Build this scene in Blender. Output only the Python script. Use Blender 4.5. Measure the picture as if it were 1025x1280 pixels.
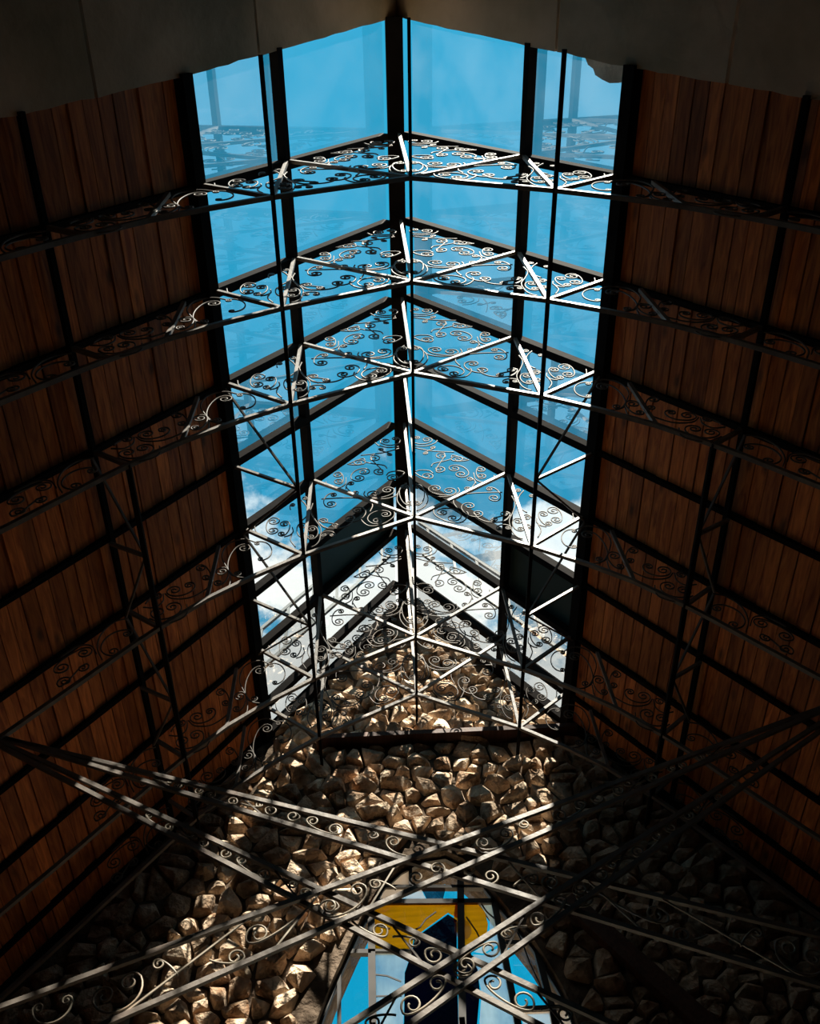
import bpy, bmesh, math, random
from mathutils import Vector, Matrix, noise as mnoise

for o in list(bpy.data.objects):
    bpy.data.objects.remove(o, do_unlink=True)
scene = bpy.context.scene
COL = scene.collection

# one plan unit = 1.5 m; the lens is 1.6 m above the floor and is the plan's origin height
S = 1.5
EYE = 1.6
def W(x, y, z):
    return Vector((S * x, S * y, S * z + EYE))

# ------------------------------------------------------------------ camera
cam_data = bpy.data.cameras.new('camera')
cam = bpy.data.objects.new('camera', cam_data)
COL.objects.link(cam)
fw = Vector((0.03871335, 0.51557815, 0.85596755))
rt = Vector((0.99853603, 0.01242372, -0.05264461))
up = Vector((0.03777671, -0.85675248, 0.5143424))
m = Matrix((rt, up, -fw)).transposed().to_4x4()
m.translation = W(-0.19926, 0, 0)
cam.matrix_world = m
cam_data.sensor_fit = 'VERTICAL'
cam_data.sensor_height = 36.0
cam_data.lens = 1147.78 * 36.0 / 1280.0
cam_data.clip_start = 0.02
scene.camera = cam

# ------------------------------------------------------------------ world: deep blue sky with cumulus
def new_world():
    w = bpy.data.worlds.new('sky')
    scene.world = w
    w.use_nodes = True
    nt = w.node_tree
    nt.nodes.clear()
    N = nt.nodes.new
    L = nt.links.new
    out = N('ShaderNodeOutputWorld')
    bg = N('ShaderNodeBackground')
    tc = N('ShaderNodeTexCoord')
    sep = N('ShaderNodeSeparateXYZ')
    L(tc.outputs['Generated'], sep.inputs[0])
    ramp = N('ShaderNodeValToRGB')          # sky colour by height
    e = ramp.color_ramp.elements
    e[0].position = 0.0; e[0].color = (0.16, 0.12, 0.09, 1)
    e[1].position = 1.0; e[1].color = (0.035, 0.42, 0.68, 1)
    a = e.new(0.49); a.color = (0.20, 0.16, 0.12, 1)
    a = e.new(0.52); a.color = (0.28, 0.58, 0.74, 1)
    a = e.new(0.74); a.color = (0.006, 0.36, 0.60, 1)
    a = e.new(0.91); a.color = (0.006, 0.32, 0.55, 1)
    mr = N('ShaderNodeMapRange')
    mr.inputs[1].default_value = -1; mr.inputs[2].default_value = 1
    L(sep.outputs['Z'], mr.inputs[0])
    L(mr.outputs[0], ramp.inputs[0])
    mp = N('ShaderNodeMapping')
    mp.inputs['Scale'].default_value = (1.0, 1.0, 1.3)
    mp.inputs['Location'].default_value = (3.1, 0.6, 0.4)
    L(tc.outputs['Generated'], mp.inputs[0])
    nz = N('ShaderNodeTexNoise')
    nz.inputs['Scale'].default_value = 7.0
    nz.inputs['Detail'].default_value = 9
    nz.inputs['Roughness'].default_value = 0.58
    L(mp.outputs[0], nz.inputs[0])
    # cumulus gather in a belt about fifty degrees up
    d = N('ShaderNodeMath'); d.operation = 'SUBTRACT'; d.inputs[1].default_value = 0.715
    L(sep.outputs['Z'], d.inputs[0])
    ab = N('ShaderNodeMath'); ab.operation = 'ABSOLUTE'; L(d.outputs[0], ab.inputs[0])
    belt = N('ShaderNodeMapRange'); belt.interpolation_type = 'SMOOTHSTEP'
    belt.inputs[1].default_value = 0.085; belt.inputs[2].default_value = 0.15
    belt.inputs[3].default_value = 0.38; belt.inputs[4].default_value = 0.0
    L(ab.outputs[0], belt.inputs[0])
    add = N('ShaderNodeMath'); add.operation = 'ADD'
    L(nz.outputs[0], add.inputs[0]); L(belt.outputs[0], add.inputs[1])
    cm = N('ShaderNodeMapRange'); cm.interpolation_type = 'SMOOTHSTEP'
    cm.inputs[1].default_value = 0.68; cm.inputs[2].default_value = 0.78
    L(add.outputs[0], cm.inputs[0])
    shade = N('ShaderNodeValToRGB')
    shade.color_ramp.elements[0].position = 0.52; shade.color_ramp.elements[0].color = (1.25, 1.22, 1.13, 1)
    shade.color_ramp.elements[1].position = 0.80; shade.color_ramp.elements[1].color = (0.80, 0.97, 1.06, 1)
    L(nz.outputs[0], shade.inputs[0])
    mix = N('ShaderNodeMix'); mix.data_type = 'RGBA'
    L(cm.outputs[0], mix.inputs[0])
    L(ramp.outputs[0], mix.inputs[6]); L(shade.outputs[0], mix.inputs[7])
    L(mix.outputs[2], bg.inputs[0])
    bg.inputs[1].default_value = 1.0
    L(bg.outputs[0], out.inputs[0])
new_world()

# ------------------------------------------------------------------ sun
SUN_DIR = Vector((0.265, -0.55, 1.0)).normalized()
sun_data = bpy.data.lights.new('sun', 'SUN')
sun_data.energy = 27.0
sun_data.angle = math.radians(0.55)
sun_data.color = (1.0, 0.885, 0.74)
sun = bpy.data.objects.new('sun', sun_data)
sun.rotation_euler = SUN_DIR.to_track_quat('Z', 'Y').to_euler()
sun.location = SUN_DIR * 40
COL.objects.link(sun)

scene.view_settings.view_transform = 'Standard'
scene.view_settings.look = 'None'
scene.view_settings.gamma = 1.0
scene.view_settings.use_curve_mapping = False
scene.view_settings.exposure = 0.0

# ------------------------------------------------------------------ materials
def mat_base(name):
    mt = bpy.data.materials.new(name)
    mt.use_nodes = True
    nt = mt.node_tree
    return mt, nt, nt.nodes['Principled BSDF']

def noise_mat(name, c1, c2, scale, rough=0.8, bump=0.0, bscale=None, objvar=0.0, detail=6, stretch=(1, 1, 1), spec=0.3, metallic=0.0, coord='Object', bdist=0.02):
    mt, nt, b = mat_base(name)
    N = nt.nodes.new; L = nt.links.new
    tc = N('ShaderNodeTexCoord')
    mp = N('ShaderNodeMapping'); mp.inputs['Scale'].default_value = stretch
    L(tc.outputs[coord], mp.inputs[0])
    oi = N('ShaderNodeObjectInfo')
    off = N('ShaderNodeMath'); off.operation = 'MULTIPLY'; off.inputs[1].default_value = 37.0
    L(oi.outputs['Random'], off.inputs[0])
    L(off.outputs[0], mp.inputs['Location'])
    nz = N('ShaderNodeTexNoise')
    nz.inputs['Scale'].default_value = scale; nz.inputs['Detail'].default_value = detail
    L(mp.outputs[0], nz.inputs[0])
    rp = N('ShaderNodeValToRGB')
    rp.color_ramp.elements[0].position = 0.32; rp.color_ramp.elements[0].color = (*c1, 1)
    rp.color_ramp.elements[1].position = 0.68; rp.color_ramp.elements[1].color = (*c2, 1)
    L(nz.outputs[0], rp.inputs[0])
    hsv = N('ShaderNodeHueSaturation')
    L(rp.outputs[0], hsv.inputs['Color'])
    if objvar:
        mr = N('ShaderNodeMapRange')
        mr.inputs[3].default_value = 1 - objvar; mr.inputs[4].default_value = 1 + objvar
        L(oi.outputs['Random'], mr.inputs[0]); L(mr.outputs[0], hsv.inputs['Value'])
    L(hsv.outputs[0], b.inputs['Base Color'])
    b.inputs['Roughness'].default_value = rough
    b.inputs['Specular IOR Level'].default_value = spec
    b.inputs['Metallic'].default_value = metallic
    if bump:
        nb = N('ShaderNodeTexNoise'); nb.inputs['Scale'].default_value = bscale or scale * 3; nb.inputs['Detail'].default_value = 8
        L(mp.outputs[0], nb.inputs[0])
        bp = N('ShaderNodeBump'); bp.inputs['Strength'].default_value = bump; bp.inputs['Distance'].default_value = bdist
        L(nb.outputs[0], bp.inputs['Height']); L(bp.outputs[0], b.inputs['Normal'])
    return mt

def wood_mat(name, dark, light, objvar=0.35):
    mt, nt, b = mat_base(name)
    N = nt.nodes.new; L = nt.links.new
    tc = N('ShaderNodeTexCoord'); oi = N('ShaderNodeObjectInfo')
    off = N('ShaderNodeMath'); off.operation = 'MULTIPLY'; off.inputs[1].default_value = 61.0
    L(oi.outputs['Random'], off.inputs[0])
    mp = N('ShaderNodeMapping'); mp.inputs['Scale'].default_value = (11, 1.1, 11)
    L(tc.outputs['Object'], mp.inputs[0]); L(off.outputs[0], mp.inputs['Location'])
    nz = N('ShaderNodeTexNoise'); nz.inputs['Scale'].default_value = 2.6; nz.inputs['Detail'].default_value = 6
    nz.inputs['Distortion'].default_value = 1.4
    L(mp.outputs[0], nz.inputs[0])
    rp = N('ShaderNodeValToRGB')
    rp.color_ramp.elements[0].position = 0.3; rp.color_ramp.elements[0].color = (*dark, 1)
    rp.color_ramp.elements[1].position = 0.65; rp.color_ramp.elements[1].color = (*light, 1)
    L(nz.outputs[0], rp.inputs[0])
    # knots: sparse dark ovals
    mk = N('ShaderNodeMapping'); mk.inputs['Scale'].default_value = (5.0, 1.9, 5.0)
    L(tc.outputs['Object'], mk.inputs[0]); L(off.outputs[0], mk.inputs['Location'])
    vo = N('ShaderNodeTexVoronoi'); vo.inputs['Scale'].default_value = 1.15
    L(mk.outputs[0], vo.inputs[0])
    kn = N('ShaderNodeMapRange'); kn.inputs[1].default_value = 0.05; kn.inputs[2].default_value = 0.17
    kn.inputs[3].default_value = 0.75; kn.inputs[4].default_value = 0.0
    L(vo.outputs['Distance'], kn.inputs[0])
    mx = N('ShaderNodeMix'); mx.data_type = 'RGBA'
    L(kn.outputs[0], mx.inputs[0]); L(rp.outputs[0], mx.inputs[6]); mx.inputs[7].default_value = (0.035, 0.016, 0.008, 1)
    hsv = N('ShaderNodeHueSaturation'); L(mx.outputs[2], hsv.inputs['Color'])
    mr = N('ShaderNodeMapRange'); mr.inputs[3].default_value = 1 - objvar; mr.inputs[4].default_value = 1 + objvar
    L(oi.outputs['Random'], mr.inputs[0]); L(mr.outputs[0], hsv.inputs['Value'])
    L(hsv.outputs[0], b.inputs['Base Color'])
    b.inputs['Roughness'].default_value = 0.62
    b.inputs['Specular IOR Level'].default_value = 0.25
    bp = N('ShaderNodeBump'); bp.inputs['Strength'].default_value = 0.15; bp.inputs['Distance'].default_value = 0.01
    L(nz.outputs[0], bp.inputs['Height']); L(bp.outputs[0], b.inputs['Normal'])
    return mt

def glass_mat(name, tint, gloss=0.06, dust=0.0, dustcol=(0.8, 0.8, 0.8), streak=0.0, tint2=None, nscale=3.0, stretch=(1, 1, 1)):
    mt = bpy.data.materials.new(name); mt.use_nodes = True
    nt = mt.node_tree; nt.nodes.clear()
    N = nt.nodes.new; L = nt.links.new
    out = N('ShaderNodeOutputMaterial')
    tr = N('ShaderNodeBsdfTransparent'); tr.inputs[0].default_value = (*tint, 1)
    tc = N('ShaderNodeTexCoord'); mp = N('ShaderNodeMapping'); mp.inputs['Scale'].default_value = stretch
    L(tc.outputs['Object'], mp.inputs[0])
    nz = N('ShaderNodeTexNoise'); nz.inputs['Scale'].default_value = nscale; nz.inputs['Detail'].default_value = 6
    L(mp.outputs[0], nz.inputs[0])
    if tint2:
        rp = N('ShaderNodeValToRGB')
        rp.color_ramp.elements[0].position = 0.35; rp.color_ramp.elements[0].color = (*tint, 1)
        rp.color_ramp.elements[1].position = 0.65; rp.color_ramp.elements[1].color = (*tint2, 1)
        L(nz.outputs[0], rp.inputs[0]); L(rp.outputs[0], tr.inputs[0])
    gl = N('ShaderNodeBsdfGlossy'); gl.inputs['Roughness'].default_value = 0.015
    gl.inputs[0].default_value = (0.9, 0.95, 1, 1)
    fr = N('ShaderNodeFresnel'); fr.inputs[0].default_value = 1.45
    mul = N('ShaderNodeMath'); mul.operation = 'MULTIPLY'; mul.inputs[1].default_value = gloss / 0.04
    L(fr.outputs[0], mul.inputs[0])
    cl = N('ShaderNodeClamp'); cl.inputs[2].default_value = 0.5; L(mul.outputs[0], cl.inputs[0])
    m1 = N('ShaderNodeMixShader'); L(cl.outputs[0], m1.inputs[0]); L(tr.outputs[0], m1.inputs[1]); L(gl.outputs[0], m1.inputs[2])
    last = m1
    if dust:
        tl = N('ShaderNodeBsdfTranslucent'); tl.inputs[0].default_value = (*dustcol, 1)
        dr = N('ShaderNodeMapRange'); dr.inputs[1].default_value = 0.35; dr.inputs[2].default_value = 0.75
        dr.inputs[3].default_value = dust * (1 - streak); dr.inputs[4].default_value = dust * (1 + streak)
        L(nz.outputs[0], dr.inputs[0])
        m2 = N('ShaderNodeMixShader'); L(dr.outputs[0], m2.inputs[0]); L(m1.outputs[0], m2.inputs[1]); L(tl.outputs[0], m2.inputs[2])
        last = m2
    L(last.outputs[0], out.inputs[0])
    return mt

M = {}
M['iron'] = noise_mat('iron_paint', (0.068, 0.054, 0.044), (0.135, 0.11, 0.09), 9, rough=0.5, bump=0.15, spec=0.4)
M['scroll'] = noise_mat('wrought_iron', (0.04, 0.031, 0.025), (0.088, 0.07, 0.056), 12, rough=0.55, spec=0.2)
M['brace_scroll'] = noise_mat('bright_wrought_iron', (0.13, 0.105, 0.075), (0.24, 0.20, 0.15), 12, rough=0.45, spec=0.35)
M['rafter'] = noise_mat('dark_steel', (0.004, 0.0032, 0.003), (0.009, 0.007, 0.006), 6, rough=0.9, bump=0.2, spec=0.06)
M['railing'] = noise_mat('grey_rail', (0.02, 0.03, 0.035), (0.05, 0.065, 0.07), 6, rough=0.6)
M['plank'] = wood_mat('stained_pine', (0.24, 0.054, 0.012), (0.56, 0.168, 0.038))
M['deck'] = noise_mat('roof_deck', (0.03, 0.015, 0.01), (0.05, 0.028, 0.018), 3)
M['beam'] = wood_mat('dark_timber', (0.025, 0.010, 0.006), (0.065, 0.027, 0.015), 0.1)
M['stone'] = noise_mat('field_stone', (0.26, 0.145, 0.078), (0.70, 0.55, 0.40), 7, rough=0.9, bump=1.0, bscale=20, objvar=0.35, spec=0.1, bdist=0.05)
M['mortar'] = noise_mat('mortar', (0.05, 0.034, 0.023), (0.13, 0.095, 0.068), 5, rough=0.95, bump=0.9, bscale=14, spec=0.1, bdist=0.05)
M['concrete'] = noise_mat('stained_concrete', (0.26, 0.205, 0.135), (0.52, 0.38, 0.27), 1.6, rough=0.9, bump=0.3, bscale=18, spec=0.15, detail=9)
M['mortar_lump'] = noise_mat('pale_mortar', (0.55, 0.46, 0.37), (0.80, 0.70, 0.58), 9, rough=0.95, bump=0.6, bscale=22, spec=0.1)
M['plaster'] = noise_mat('plaster', (0.07, 0.042, 0.028), (0.11, 0.068, 0.045), 1.2, rough=0.9, bump=0.2)
M['floor'] = noise_mat('floor_tile', (0.20, 0.092, 0.047), (0.27, 0.13, 0.07), 2.0, rough=0.7, bump=0.1)
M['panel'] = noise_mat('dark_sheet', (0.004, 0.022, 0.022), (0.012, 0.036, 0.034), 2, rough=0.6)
M['ground'] = noise_mat('bounce_ground', (0.32, 0.25, 0.17), (0.43, 0.34, 0.24), 0.4, rough=0.95)
M['lead'] = noise_mat('lead_bar', (0.012, 0.010, 0.009), (0.03, 0.024, 0.02), 8, rough=0.6)
M['glass'] = glass_mat('roof_glass', (0.90, 0.97, 1.0), gloss=0.09, dust=0.012, streak=0.9, nscale=2.5)
M['blue'] = glass_mat('clear_pane', (0.92, 0.98, 1.0), gloss=0.05)
M['pale'] = glass_mat('seedy_pale_glass', (0.42, 0.62, 0.74), gloss=0.05, dust=0.42, dustcol=(0.55, 0.8, 0.95), streak=0.5, nscale=6, stretch=(1, 1, 0.5))
M['white'] = glass_mat('milky_glass', (0.97, 0.97, 0.97), gloss=0.03, dust=0.40, dustcol=(0.98, 0.96, 0.94), nscale=4)
M['grey'] = glass_mat('grey_blue_glass', (0.15, 0.12, 0.15), gloss=0.04)
M['yellow'] = glass_mat('amber_glass', (0.8, 0.10, 0.0), gloss=0.02, tint2=(1.0, 0.25, 0.0), dust=0.80, dustcol=(0.36, 0.19, 0.003), streak=0.25, nscale=3.0, stretch=(1, 1, 9))
M['figure'] = glass_mat('deep_violet_glass', (0.012, 0.002, 0.003), gloss=0.01, tint2=(0.07, 0.002, 0.007), nscale=3)
M['face'] = glass_mat('pale_face_glass', (0.35, 0.38, 0.45), gloss=0.04, dust=0.3, dustcol=(0.6, 0.62, 0.7))

# ------------------------------------------------------------------ mesh helpers
class MB:
    def __init__(self):
        self.v = []; self.f = []
    def bar(self, a, b, w, h, upv=(0, 0, 1), ha=None):
        """rectangular bar from a to b; w across, h along upv (bar centred on its axis)"""
        a = Vector(a); b = Vector(b); d = (b - a).normalized()
        u = Vector(upv); u = (u - d * u.dot(d)).normalized(); s = d.cross(u)
        n = len(self.v)
        for p in (a, b):
            for i, j in ((-1, -1), (1, -1), (1, 1), (-1, 1)):
                self.v.append(p + s * (i * w / 2) + u * (j * h / 2))
        self.f += [(n, n + 3, n + 2, n + 1), (n + 4, n + 5, n + 6, n + 7), (n, n + 1, n + 5, n + 4), (n + 1, n + 2, n + 6, n + 5), (n + 2, n + 3, n + 7, n + 6), (n + 3, n, n + 4, n + 7)]
        return self
    def tube(self, pts, r, sides=5, nrm=None):
        n0 = len(self.v); k = len(pts)
        pts = [Vector(p) for p in pts]
        for i, p in enumerate(pts):
            d = (pts[min(i + 1, k - 1)] - pts[max(i - 1, 0)]).normalized()
            u = Vector(nrm) if nrm else Vector((0, 0, 1))
            if abs(u.dot(d)) > 0.95: u = Vector((1, 0, 0))
            u = (u - d * u.dot(d)).normalized(); s = d.cross(u)
            for j in range(sides):
                t = 2 * math.pi * (j + 0.5) / sides
                self.v.append(p + u * (r * math.cos(t)) + s * (r * math.sin(t)))
        for i in range(k - 1):
            for j in range(sides):
                a = n0 + i * sides + j; b = n0 + i * sides + (j + 1) % sides
                self.f.append((a, b, b + sides, a + sides))
        self.f.append(tuple(n0 + j for j in reversed(range(sides))))
        self.f.append(tuple(n0 + (k - 1) * sides + j for j in range(sides)))
        return self
    def prism(self, poly, off):
        """poly: list of 3D points, extruded by vector off"""
        n = len(self.v); k = len(poly); off = Vector(off)
        self.v += [Vector(p) for p in poly] + [Vector(p) + off for p in poly]
        self.f.append(tuple(range(n, n + k))); self.f.append(tuple(reversed(range(n + k, n + 2 * k))))
        for i in range(k):
            j = (i + 1) % k
            self.f.append((n + j, n + i, n + k + i, n + k + j))
        return self
    def mesh(self, name, mat, smooth=False):
        me = bpy.data.meshes.new(name)
        me.from_pydata([tuple(p) for p in self.v], [], self.f)
        me.materials.append(mat)
        bm = bmesh.new(); bm.from_mesh(me); bmesh.ops.recalc_face_normals(bm, faces=bm.faces); bm.to_mesh(me); bm.free()
        if smooth:
            me.polygons.foreach_set('use_smooth', [True] * len(me.polygons))
        me.update()
        return me

def link(name, me, parent=None, loc=None):
    """mesh given in world coordinates; origin moved to the mesh's middle"""
    o = bpy.data.objects.new(name, me)
    COL.objects.link(o)
    if parent is not None:
        o.parent = parent
        if loc is None:
            o.matrix_parent_inverse = Matrix.Translation(-parent.location)
    if loc is not None: o.location = loc
    return o

def centre(me):
    n = len(me.vertices)
    c = Vector((0, 0, 0))
    for v in me.vertices: c += v.co
    c /= n
    me.transform(Matrix.Translation(-c))
    return c

def part(name, mb, mat, parent=None, smooth=False):
    me = mb.mesh(name, mat, smooth)
    c = centre(me)
    o = bpy.data.objects.new(name, me)
    COL.objects.link(o)
    if parent is not None:
        o.parent = parent
        o.location = c - parent.location
    else:
        o.location = c
    return o

def empty(name, loc):
    o = bpy.data.objects.new(name, None)
    o.empty_display_size = 0.1
    o.location = loc
    COL.objects.link(o)
    return o

def tag(o, label=None, cat=None, group=None, kind=None):
    if label: o['label'] = label
    if cat: o['category'] = cat
    if group: o['group'] = group
    if kind: o['kind'] = kind
    return o

# ------------------------------------------------------------------ cross-section of the building (plan units)
SL = 1.4435                      # roof slope
TOPZ = 5.083                     # underside of the rafters at the ridge line
CS = 1 / math.sqrt(1 + SL * SL); SN = SL * CS
def roof(x, off=0.0):            # underside of the roof frame at |x|, moved off units outward along its normal
    return TOPZ - SL * abs(x) + off / CS
YR = [0.759, 1.191, 1.614, 2.009, 2.385, 2.783, 3.144, 3.554]      # the eight rafter lines
YW = 3.80                        # inner face of the stone gable
XW = 2.20                        # inner face of the side walls
YB = -1.9                        # wall behind the viewer
FL = -EYE / S                    # floor
A_ = (0.0, 3.910); C1 = (0.538, 3.6115); ND = (1.1185, 3.105)
CHORD = [A_, C1, (0.76, 3.452), (0.947, 3.293), ND, (1.20, 3.004), (1.37, 2.775), (1.55, 2.535), (1.80, 2.21), (2.20, 1.687)]
P1X, EX, P3X = 0.525, 0.845, 1.2825
random.seed(5)

def nrm(s):                      # outward normal of the slope on side s
    return Vector((s * SN, 0, CS))
def on_roof(s, x, y, off=0.0):   # point on slope s at |x|, off units out along the normal
    p = W(s * x, y, TOPZ - SL * x)
    return p + nrm(s) * (off * S)

def near_edge(x):                # where the slab ends, by |x|
    pts = [(0, 0.235), (0.06, 0.25), (0.83, 0.365), (1.30, 0.412), (2.2, 0.47)]
    for (a, ya), (b, yb) in zip(pts, pts[1:]):
        if x <= b: return ya + (yb - ya) * (x - a) / (b - a)
    return pts[-1][1]

# ------------------------------------------------------------------ floor, walls
def box(name, lo, hi, mat):
    mb = MB()
    a = W(*lo); b = W(*hi)
    pts = [(a.x, a.y, a.z), (b.x, a.y, a.z), (b.x, b.y, a.z), (a.x, b.y, a.z)]
    mb.prism([Vector(p) for p in pts], (0, 0, b.z - a.z))
    return part(name, mb, mat)

o = box('floor', (-2.5, YB - 0.25, FL - 0.1), (2.5, YW + 0.3, FL), M['floor'])
tag(o, 'tiled chapel floor far below the roof', 'floor', kind='structure')
eav = roof(XW)
mb = MB(); g = 60.0  # unseen ground, added to bounce warm sunlight into the amber panes
gy = YW * S + 0.5
mb.prism([Vector((-g, gy, -0.16)), Vector((g, gy, -0.16)), Vector((g, gy + g, -0.16)), Vector((-g, gy + g, -0.16))], (0, 0, -0.1))
tag(part('ground', mb, M['ground']), 'unseen sandy ground added beyond the gable to bounce warm light', 'ground', kind='structure')
o = box('wall_left', (-XW - 0.25, YB - 0.25, FL), (-XW, YW + 0.3, eav), M['plaster'])
tag(o, 'dark plastered side wall under the left eave', 'wall', kind='structure')
o = box('wall_right', (XW, YB - 0.25, FL), (XW + 0.25, YW + 0.3, eav), M['plaster'])
tag(o, 'dark plastered side wall under the right eave', 'wall', kind='structure')
mb = MB()
mb.prism([W(-XW, YB, FL), W(XW, YB, FL), W(XW, YB, eav), W(0, YB, TOPZ), W(-XW, YB, eav)], (0, -0.25 * S, 0))
tag(part('wall_front', mb, M['plaster']), 'plastered gable wall at the concrete end', 'wall', kind='structure')

# ------------------------------------------------------------------ stone gable wall with arched opening
WIN = [(-0.535, 0.35), (-0.535, 2.10), (-0.52, 2.218), (-0.46, 2.39), (-0.402, 2.528), (-0.363, 2.619), (-0.299, 2.756), (-0.23, 2.875), (-0.14, 2.962), (-0.03, 3.02), (0.09, 3.035),
       (0.17, 2.985), (0.25, 2.885), (0.315, 2.765), (0.385, 2.635), (0.45, 2.522), (0.485, 2.44), (0.535, 2.30), (0.56, 2.184), (0.575, 2.05), (0.575, 0.35)]
def inside(poly, x, z):
    c = False; n = len(poly); j = n - 1
    for i in range(n):
        xi, zi = poly[i]; xj, zj = poly[j]
        if (zi > z) != (zj > z) and x < (xj - xi) * (z - zi) / (zj - zi) + xi: c = not c
        j = i
    return c
def gable_wall():
    bm = bmesh.new()
    t = roof(0, 0.03) ; xe = XW + 0.25
    outer = [(-xe, FL), (xe, FL), (xe, roof(xe, 0.03)), (0, t), (-xe, roof(xe, 0.03))]
    def loop(pts):
        vs = [bm.verts.new(W(x, YW, z)) for x, z in pts]
        return [bm.edges.new((vs[i], vs[(i + 1) % len(vs)])) for i in range(len(vs))]
    es = loop(outer) + loop(WIN)
    r = bmesh.ops.triangle_fill(bm, edges=es, use_beauty=True)
    fs = [f for f in bm.faces]
    ex = bmesh.ops.extrude_face_region(bm, geom=fs)
    vs = [g for g in ex['geom'] if isinstance(g, bmesh.types.BMVert)]
    bmesh.ops.translate(bm, verts=vs, vec=(0, 0.26 * S, 0))
    bmesh.ops.recalc_face_normals(bm, faces=bm.faces)
    me = bpy.data.meshes.new('wall_back'); bm.to_mesh(me); bm.free()
    me.materials.append(M['mortar'])
    c = centre(me)
    o = bpy.data.objects.new('wall_back', me); o.location = c
    COL.objects.link(o)
    return o
wall_back = gable_wall()
tag(wall_back, 'rough rubble stone gable wall around the arched stained glass window', 'wall', kind='structure')

# stones: cells of a jittered layout, each cell its own rough block
def stones():
    rnd = random.Random(11)
    pts = []
    z = 1.85
    while z < 5.05:
        hh = rnd.uniform(0.05, 0.105)
        half = (TOPZ - z) / SL
        x = -half - 0.05 + rnd.uniform(0, 0.1)
        while x < half + 0.05:
            w = rnd.choice((0.07, 0.09, 0.12, 0.15, 0.19)) * rnd.uniform(0.85, 1.15)
            pts.append((x + rnd.uniform(-0.03, 0.03), z + rnd.uniform(-0.04, 0.04)))
            x += w
        z += hh
    cells = []
    R = 0.24
    ASP = 1.45
    for i, (px, pz) in enumerate(pts):
        poly = [(px - .16, pz - .12), (px + .16, pz - .12), (px + .16, pz + .12), (px - .16, pz + .12)]
        for j, (qx, qz) in enumerate(pts):
            if i == j or abs(qx - px) > 2 * R or abs(qz - pz) > 2 * R: continue
            mx, mz = (px + qx) / 2, (pz + qz) / 2
            nx, nz = (qx - px), (qz - pz) * ASP
            new = []
            for k in range(len(poly)):
                a = poly[k]; b = poly[(k + 1) % len(poly)]
                da = (a[0] - mx) * nx + (a[1] - mz) * nz; db = (b[0] - mx) * nx + (b[1] - mz) * nz
                if da <= 0: new.append(a)
                if (da < 0) != (db < 0) and da != db:
                    t = da / (da - db); new.append((a[0] + t * (b[0] - a[0]), a[1] + t * (b[1] - a[1])))
            poly = new
            if len(poly) < 3: break
        if len(poly) < 3: continue
        ar = 0.5 * abs(sum(poly[k][0] * poly[(k + 1) % len(poly)][1] - poly[(k + 1) % len(poly)][0] * poly[k][1] for k in range(len(poly))))
        if ar < 0.0012: continue
        cells.append((px, pz, poly))
    out = []
    for px, pz, poly in cells:
        cx = sum(p[0] for p in poly) / len(poly); cz = sum(p[1] for p in poly) / len(poly)
        sh = rnd.uniform(0.86, 0.97)
        q = [(cx + (x - cx) * sh, cz + (zz - cz) * sh) for x, zz in poly]
        if any(inside(WIN, x, zz) for x, zz in q) or inside(WIN, cx, cz): continue
        if any(zz > roof(x, -0.016) for x, zz in q):
            q = [(x, min(zz, roof(x, -0.016))) for x, zz in q]
            if cz > roof(cx, -0.03): continue
        if max(x for x, _ in q) > -0.575 and min(x for x, _ in q) < 0.90:
            q = [(x, max(zz, 3.778)) for x, zz in q] if cz > 3.761 else [(x, min(zz, 3.744)) for x, zz in q]
            cz = sum(p[1] for p in q) / len(q)
        if max(abs(x) for x, _ in q) > XW - 0.02: continue
        dep = rnd.uniform(0.025, 0.07)
        base = [W(x, YW + 0.015, zz) for x, zz in q]
        tx, tz = rnd.uniform(-0.5, 0.5), rnd.uniform(-0.6, 0.7)
        P = list(base)
        for x, zz in q:
            k = rnd.uniform(0.55, 1.0)
            xx = cx + (x - cx) * k + rnd.uniform(-.006, .006); z2 = cz + (zz - cz) * min(1.0, k + rnd.uniform(-.1, .1))
            P.append(W(xx, YW - dep * rnd.uniform(0.35, 1.0) - tx * (xx - cx) * 0.5 - tz * (z2 - cz) * 0.5, z2))
        for k in range(3):
            hz = min(.015, 0.4 * (max(p[1] for p in q) - cz), 0.4 * (cz - min(p[1] for p in q)))
            P.append(W(cx + rnd.uniform(-.02, .02), YW - dep * rnd.uniform(0.8, 1.15), cz + rnd.uniform(-hz, hz)))
        bm = bmesh.new()
        for p in P: bm.verts.new(p)
        r = bmesh.ops.convex_hull(bm, input=bm.verts)
        bmesh.ops.delete(bm, geom=[g for g in r['geom_interior'] if isinstance(g, bmesh.types.BMVert)], context='VERTS')
        out.append((cx, cz, bm))
    # the three hundred that the light and the lens show best stay single
    def score(s):
        x, z_ = s[0], s[1]
        lx = -0.85 - 0.265 * (3.9 - z_); rx = 0.83 - 0.265 * (3.9 - z_)
        if z_ < 2.05: return 5 + (2.05 - z_)
        if x < lx: return lx - x
        if x > rx: return (x - rx) * 1.2
        return 0
    out.sort(key=score)
    rest = bmesh.new()
    for i, (cx, cz, bm) in enumerate(out):
        me = bpy.data.meshes.new('stone')
        bm.to_mesh(me); bm.free()
        if i < 300:
            me.materials.append(M['stone'])
            c = centre(me)
            o = bpy.data.objects.new('stone', me); COL.objects.link(o)
            o.parent = wall_back; o.location = c - wall_back.location
        else:
            rest.from_mesh(me); bpy.data.meshes.remove(me)
    me = bpy.data.meshes.new('rubble'); rest.to_mesh(me); rest.free()
    me.materials.append(M['stone'])
    c = centre(me)
    o = bpy.data.objects.new('rubble', me); COL.objects.link(o)
    o.parent = wall_back; o.location = c - wall_back.location
    o['kind'] = 'stuff'
    return len(out)
stones()

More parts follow.
